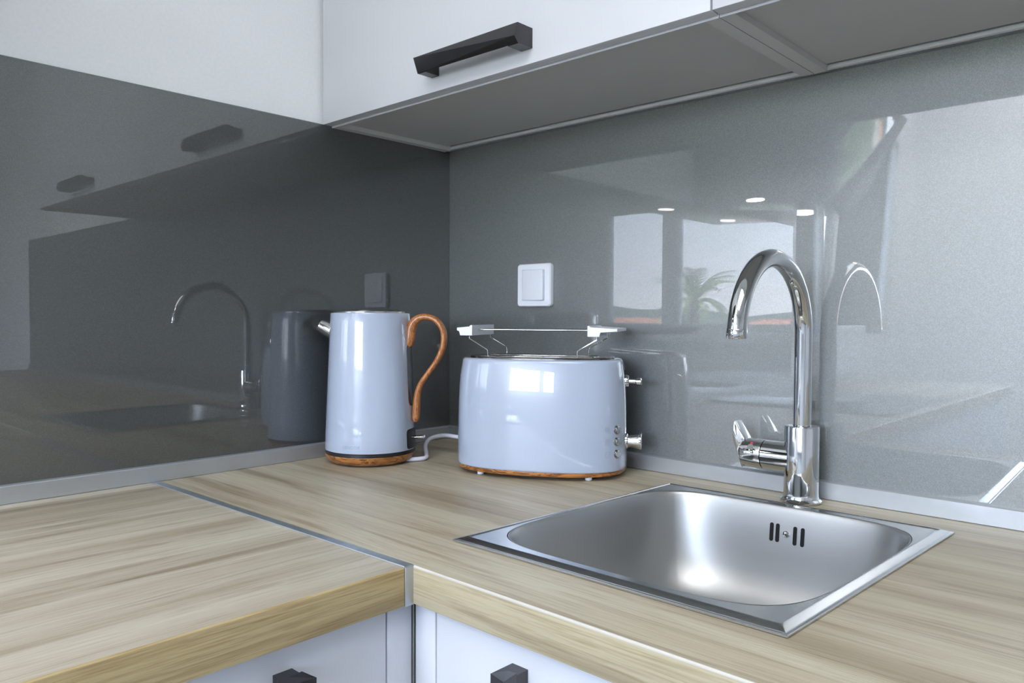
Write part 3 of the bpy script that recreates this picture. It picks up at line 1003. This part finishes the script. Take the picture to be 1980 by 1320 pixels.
# lever track on the right end
def endx(z):
    return ab(z)[0]
bm = B()
zs = [0.066 + i * 0.0105 for i in range(11)]
rows = []
def endface(v, z, off):
    a_, b_ = ab(z)
    u = a_ * (1 - abs(v / b_) ** NN) ** (1 / NN)
    return (u + off, v, z)
vv = [-0.015 + 0.003 * k for k in range(11)]
def end_plate(v0, v1, zlo, zhi, off, thick, nz=12, nv=6):
    bm = B()
    G = []
    for o in (off, off - thick):
        G.append([[bm.verts.new(endface(v0 + (v1 - v0) * k / nv, zlo + (zhi - zlo) * i / nz, o)) for k in range(nv + 1)] for i in range(nz + 1)])
    for g in G:
        for i in range(nz):
            for k in range(nv):
                bm.faces.new((g[i][k], g[i][k + 1], g[i + 1][k + 1], g[i + 1][k]))
    for i in range(nz):
        for k in (0, nv):
            bm.faces.new((G[0][i][k], G[0][i + 1][k], G[1][i + 1][k], G[1][i][k]))
    for k in range(nv):
        for i in (0, nz):
            bm.faces.new((G[0][i][k], G[0][i][k + 1], G[1][i][k + 1], G[1][i][k]))
    return bm
tr = obj('lever_track', end_plate(-0.0135, 0.0135, 0.0700, 0.1800, 0.0014, 0.004), M_chrome, toaster, label='chrome lever track')
obj('track_slot', end_plate(-0.0035, 0.0035, 0.0740, 0.1700, 0.0017, 0.002), M_void, tr, label='dark slot of the lever track')
bm = B()
zl = 0.1520
ex = endx(zl)
add_cyl(bm, (ex - 0.001, 0, zl), (ex + 0.0065, 0, zl), 0.0105, 0.0100, 32, 0.0012)
lv = obj('lever_collar', bm, M_chrome, toaster)
bm = B()
add_cyl(bm, (ex + 0.005, 0, zl), (ex + 0.022, 0, zl), 0.0042, None, 20)
add_sweep(bm, [(ex + 0.0175, 0, zl), (ex + 0.0190, 0, zl), (ex + 0.0255, 0, zl), (ex + 0.0270, 0, zl)], [(0.0045, 0.0075), (0.0062, 0.0100), (0.0062, 0.0100), (0.0050, 0.0085)], 28, side=(0, 1, 0))
obj('lever', bm, M_chrome, lv)
bm = B()
zk = 0.0560
ex = endx(zk)
q = Vector((0, 0, 1)).rotation_difference(Vector((1, 0, 0)))
add_loft(bm, [[Vector((ex - 0.002, 0, zk)) + q @ Vector(v) for v in circ(r, z, 40)] for r, z in ((0.0128, 0.0), (0.0128, 0.0035), (0.0105, 0.0050), (0.0108, 0.012), (0.0125, 0.0195), (0.0135, 0.0255), (0.0133, 0.0262), (0.0122, 0.0268), (0.0, 0.0270))], True, False)
obj('browning_knob', bm, M_chrome, toaster, label='chrome browning knob')
# three round buttons with faint marks, on the rounded corner next to the end
def tpoint(t, z, off=0.0):
    a_, b_ = ab(z)
    c, sn = math.cos(t), math.sin(t)
    p = Vector((math.copysign(abs(c) ** (2 / NN), c) * a_, math.copysign(abs(sn) ** (2 / NN), sn) * b_, z))
    n = Vector((abs(p.x / a_) ** (NN - 1) / a_ * math.copysign(1, p.x), abs(p.y / b_) ** (NN - 1) / b_ * math.copysign(1, p.y), 0)).normalized()
    return p + n * off, n
for i, z in enumerate((0.0790, 0.0605, 0.0412)):
    p, n = tpoint(-0.426, z)
    q = Vector((0, 0, 1)).rotation_difference(n)
    bm = B()
    add_loft(bm, [[p - n * 0.002 + q @ Vector(v) for v in circ(r, h, 28)] for r, h in ((0.0073, 0.0), (0.0073, 0.0028), (0.0066, 0.0034), (0.0062, 0.0030))], True, True)
    bt = obj('button', bm, M_chrome_dark, toaster, label='round chrome button')
    bm = B()
    add_loft(bm, [[p + n * 0.0008 + q @ Vector(v) for v in circ(r, h, 28)] for r, h in ((0.0056, 0.0), (0.0056, 0.0020), (0.0046, 0.0028), (0.0, 0.0029))], True, False)
    obj('button_cap', bm, M_chrome, bt)
    # printed mark: small outlined slice of toast
    p, n = tpoint(-0.65, z + 0.0005, 0.00025)
    sd = Vector((0, 0, 1)).cross(n).normalized()
    bm = B()
    def ring_quad(w, h, th):
        for x0, x1, y0, y1 in ((-w, w, h - th, h), (-w, w, -h, -h + th), (-w, -w + th, -h, h), (w - th, w, -h, h)):
            bm.faces.new([bm.verts.new(p + sd * x + Vector((0, 0, y))) for x, y in ((x0, y0), (x1, y0), (x1, y1), (x0, y1))])
    ring_quad(0.0036, 0.0042, 0.0008)
    if i < 2:
        ring_quad(0.0016, 0.0018, 0.0007)
    obj('button_mark', bm, M_ink_soft, toaster, label='faint printed button symbol', flat=True)
# bun rack
rack = thing('bun_rack', 'white and wire bun-warming rack standing on top of the toaster', 'rack', (TX, TY, 0.0), TA)
for sgn, u_in, u_th, u_out in ((-1, -0.1010, -0.1222, -0.1267), (1, 0.0855, 0.1050, 0.1315)):
    lo, hi = min(u_in, u_out), max(u_in, u_out)
    W = 0.064
    bm = B()
    prof2 = [(u_in, 0.2243), (u_in, 0.2410), (u_in + sgn * 0.0032, 0.2410), (u_in + sgn * 0.0040, 0.2382), (u_out, 0.2370), (u_out, 0.2322), (u_th, 0.2316), (u_th - sgn * 0.0006, 0.2243)]
    for v0, v1 in ((-W, -W + 0.004), (W - 0.004, W)):
        add_prism(bm, prof2, 'y', v0, v1, 0.0006)
    prof3 = [(u_in, 0.2243), (u_in, 0.2410), (u_in + sgn * 0.0032, 0.2410), (u_in + sgn * 0.0040, 0.2382), (u_out, 0.2370), (u_out, 0.2322), (u_in + sgn * 0.0040, 0.2334), (u_in + sgn * 0.0036, 0.2243)]
    add_prism(bm, prof3, 'y', -W + 0.004, W - 0.004)
    obj('end_block', bm, M_plastic, rack, label='white plastic end block')
    u_t = u_in + (0.0140 if sgn > 0 else -0.0055)
    u_b = u_t - sgn * 0.0305
    for v in (-0.0595, 0.0595):
        bm = B()
        add_sweep(bm, smooth_path([(u_t, v, 0.2300), (u_t, v, 0.2215), (u_t, v, 0.2195), (u_t - sgn * 0.0025, v, 0.2178), (u_b + sgn * 0.0030, v, 0.2032), (u_b + sgn * 0.0006, v, 0.2008), (u_b, v, 0.1975), (u_b - sgn * 0.0004, v, 0.1908)], 4), 0.00085, 10)
        obj('wire_leg', bm, M_chrome, rack)
for v in (-0.030, 0.0, 0.030):
    bm = B()
    add_cyl(bm, (-0.1015, v, 0.2335), (0.0860, v, 0.2335), 0.0011, None, 12)
    obj('top_wire', bm, M_chrome, rack)

# ------------------------------------------------------------------ light switch
sw = thing('light_switch', 'white square rocker light switch on the right splashback above the toaster', 'light switch', (0.2495, -0.0062, 0.3142))
def rr_ring(w, h, r, y, seg=8, bow=0.0):
    out = []
    for cx, cz, a0 in ((w - r, h - r, 0), (-w + r, h - r, PI / 2), (-w + r, -h + r, PI), (w - r, -h + r, 1.5 * PI)):
        for k in range(seg + 1):
            a = a0 + PI / 2 * k / seg
            out.append((cx + r * math.cos(a), y, cz + r * math.sin(a)))
    return out
bm = B()
add_loft(bm, [rr_ring(0.0410, 0.0400, 0.006, 0.0), rr_ring(0.0415, 0.0405, 0.006, -0.003), rr_ring(0.0412, 0.0402, 0.006, -0.0075), rr_ring(0.0395, 0.0385, 0.005, -0.0098), rr_ring(0.0285, 0.0292, 0.0015, -0.0102), rr_ring(0.0280, 0.0287, 0.0015, -0.0085)], True, True)
obj('frame', bm, M_switch, sw, sharp=30)
bm = B()
V = []
pr_ = [(-0.0272, -0.0112), (-0.0272, -0.0080), (0.0268, -0.0080), (0.0268, -0.0150), (0.0200, -0.0148), (0.0, -0.0132)]
add_prism(bm, pr_, 'z', -0.0278, 0.0278, 0.0006)
obj('rocker', bm, M_switch, sw, sharp=25)

# ------------------------------------------------------------------ left-hand run beyond the frame (seen in the glass)
hood = thing('cooker_hood', 'slanted black glass cooker hood on the left wall, reflected above the tap', 'cooker hood', (0, 0, 0))
bm = B()
add_prism(bm, [(0.0002, 0.602), (0.24, 0.611), (0.265, 0.612), (0.43, 0.900), (0.41, 0.920), (0.0002, 0.920)], 'y', -1.62, -1.02, 0.002)
obj('hood_body', bm, M_hood, hood)
for yy, lx in ((-1.10, 0.160), (-1.50, 0.148)):
    bm = B()
    zz = lambda x: 0.602 + 0.009 * x / 0.24
    add_loft(bm, [[(lx + 0.026 * math.cos(2 * PI * k / 24), yy + 0.026 * math.sin(2 * PI * k / 24), zz(lx + 0.026 * math.cos(2 * PI * k / 24)) - o) for k in range(24)] for o in (-0.001, 0.002)])
    obj('lamp', bm, M_led, hood, label='lit round lamp')
hob = thing('hob', 'black glass hob in the left worktop, reflected low in the right splashback', 'hob', (0.31, -1.32, 0))
boxobj('glass_top', (-0.26, 0.26, -0.29, 0.29, 0.0003, 0.006), M_hood, hob, 0.001)
for x, y, r in ((-0.12, -0.14, 0.09), (-0.12, 0.14, 0.075), (0.12, -0.14, 0.075), (0.12, 0.14, 0.09)):
    bm = B()
    add_loft(bm, [circ(r, 0.0061, 40, (x, y)), circ(r, 0.0064, 40, (x, y)), circ(r - 0.002, 0.0064, 40, (x, y)), circ(r - 0.002, 0.0061, 40, (x, y))], False, False)
    obj('cooking_zone', bm, M_ink_soft, hob)
t = thing('base_cabinet', 'white base cabinet run under the hob at the far left', 'cabinet', (0, 0, 0))
boxobj('carcass', (0.02, CBX - 0.0205, -2.398, -1.2015, -0.80, zt), M_melamine, t)
for a, b in ((-2.398, -1.803), (-1.799, -1.2035)):
    boxobj('door', (CBX - 0.019, CBX, a, b, -0.80, zt - 0.002), M_white, t, 0.0008)
boxobj('plinth', (0.05, CBX - 0.05, -2.398, -1.2015, ZF + 0.0005, -0.80), M_alu, t)
t = thing('base_cabinet', 'white base cabinet right of the sink, mostly outside the frame', 'cabinet', (0, 0, 0))
boxobj('carcass', (1.2015, XE, -0.5645, -0.02, -0.80, zt), M_melamine, t)
boxobj('door', (1.2025, XE, -CBX, -CBX + 0.019, -0.80, zt - 0.002), M_white, t, 0.0008)
boxobj('plinth', (1.2015, XE, -0.53, -0.05, ZF + 0.0005, -0.80), M_alu, t)

# ------------------------------------------------------------------ outdoors, seen in the reflected window
GZ = -7.0
bm = B()
add_box(bm, -700, 700, -900, -12, GZ - 1, GZ)
struct('ground', bm, M_ground)
bm = B()
V = []
nseg = 80
for i in range(nseg + 1):
    x = -600 + 1400 * i / nseg
    h = 15 + 4 * math.sin(i * 0.33) + 2.5 * math.sin(i * 0.9 + 1)
    V.append([bm.verts.new((x, -520, GZ - 0.5)), bm.verts.new((x, -600, GZ + h * 0.7)), bm.verts.new((x, -680, GZ + h)), bm.verts.new((x, -760, GZ - 0.5))])
for a, b in zip(V, V[1:]):
    for k in range(3):
        bm.faces.new((a[k], a[k + 1], b[k + 1], b[k]))
struct('hills', bm, M_hill)
PX, PY = 16.2, -29.5
palm = thing('palm_tree', 'green palm tree outside the window, reflected in the right splashback', 'tree', (PX, PY, GZ))
bm = B()
add_sweep(bm, [(0.05 * math.sin(k), 0.04 * math.cos(k * 1.3), 8.0 * k / 8) for k in range(9)], [0.28 - 0.008 * k for k in range(9)], 12)
obj('trunk', bm, M_trunk, palm)
def frond_bm(L, droop):
    bm = B()
    n = 14
    spine = [Vector((L * (i / n), 0, L * 0.75 * (i / n) - droop * L * (i / n) ** 2)) for i in range(n + 1)]
    add_sweep(bm, spine, [0.035 * (1 - 0.8 * i / n) for i in range(n + 1)], 5, side=(0, 1, 0))
    for i in range(2, n):
        for sd in (-1, 1):
            p = spine[i]
            d = (spine[i] - spine[i - 1]).normalized()
            ll = 0.60 * (1 - 0.6 * abs(i / n - 0.45))
            tip = p + d * ll * 0.6 + Vector((0, sd * ll * 0.75, -ll * 0.25))
            w_ = d * 0.06
            vs = [bm.verts.new(p - w_), bm.verts.new(p + w_), bm.verts.new(tip)]
            bm.faces.new(vs)
    return bm
f0 = None
for k in range(26):
    if k % 13 == 0:
        f0 = obj('frond', frond_bm(2.3 if k == 0 else 1.9, 0.75 if k == 0 else 1.15), M_leaf, palm, flat=True)
        f = f0
    else:
        f = f0.copy()
        COL.objects.link(f)
        f.parent = palm
    f.location = (0, 0, 7.9)
    f.rotation_euler = (0, R(-28 + random.uniform(-14, 14)) if k < 13 else R(random.uniform(-5, 15)), 2 * PI * k / 13 + random.uniform(-0.2, 0.2))
for k in range(16):
    x = 20 + k * 9 + random.uniform(-3, 3)
    y = -170 + random.uniform(-25, 25)
    h = random.uniform(4.5, 6.5)
    wd = random.uniform(3, 5)
    place = ('first', 'second', 'third', 'fourth', 'fifth', 'sixth', 'seventh', 'eighth', 'ninth', 'tenth', 'eleventh', 'twelfth', 'thirteenth', 'fourteenth', 'fifteenth', 'sixteenth')[k]
    hs = thing('house', 'pale far house with tiled roof, %s of the reflected row outside the window' % place, 'house', (x, y, GZ), random.uniform(-0.3, 0.3), 'distant houses outside the window')
    boxobj('house_walls', (-wd, wd, -3, 3, 0, h), M_housew, hs)
    bm = B()
    add_prism(bm, [(-3.4, h), (3.4, h), (0, h + 1.6)], 'x', -wd - 0.4, wd + 0.4)
    obj('roof', bm, M_tile, hs, flat=True)
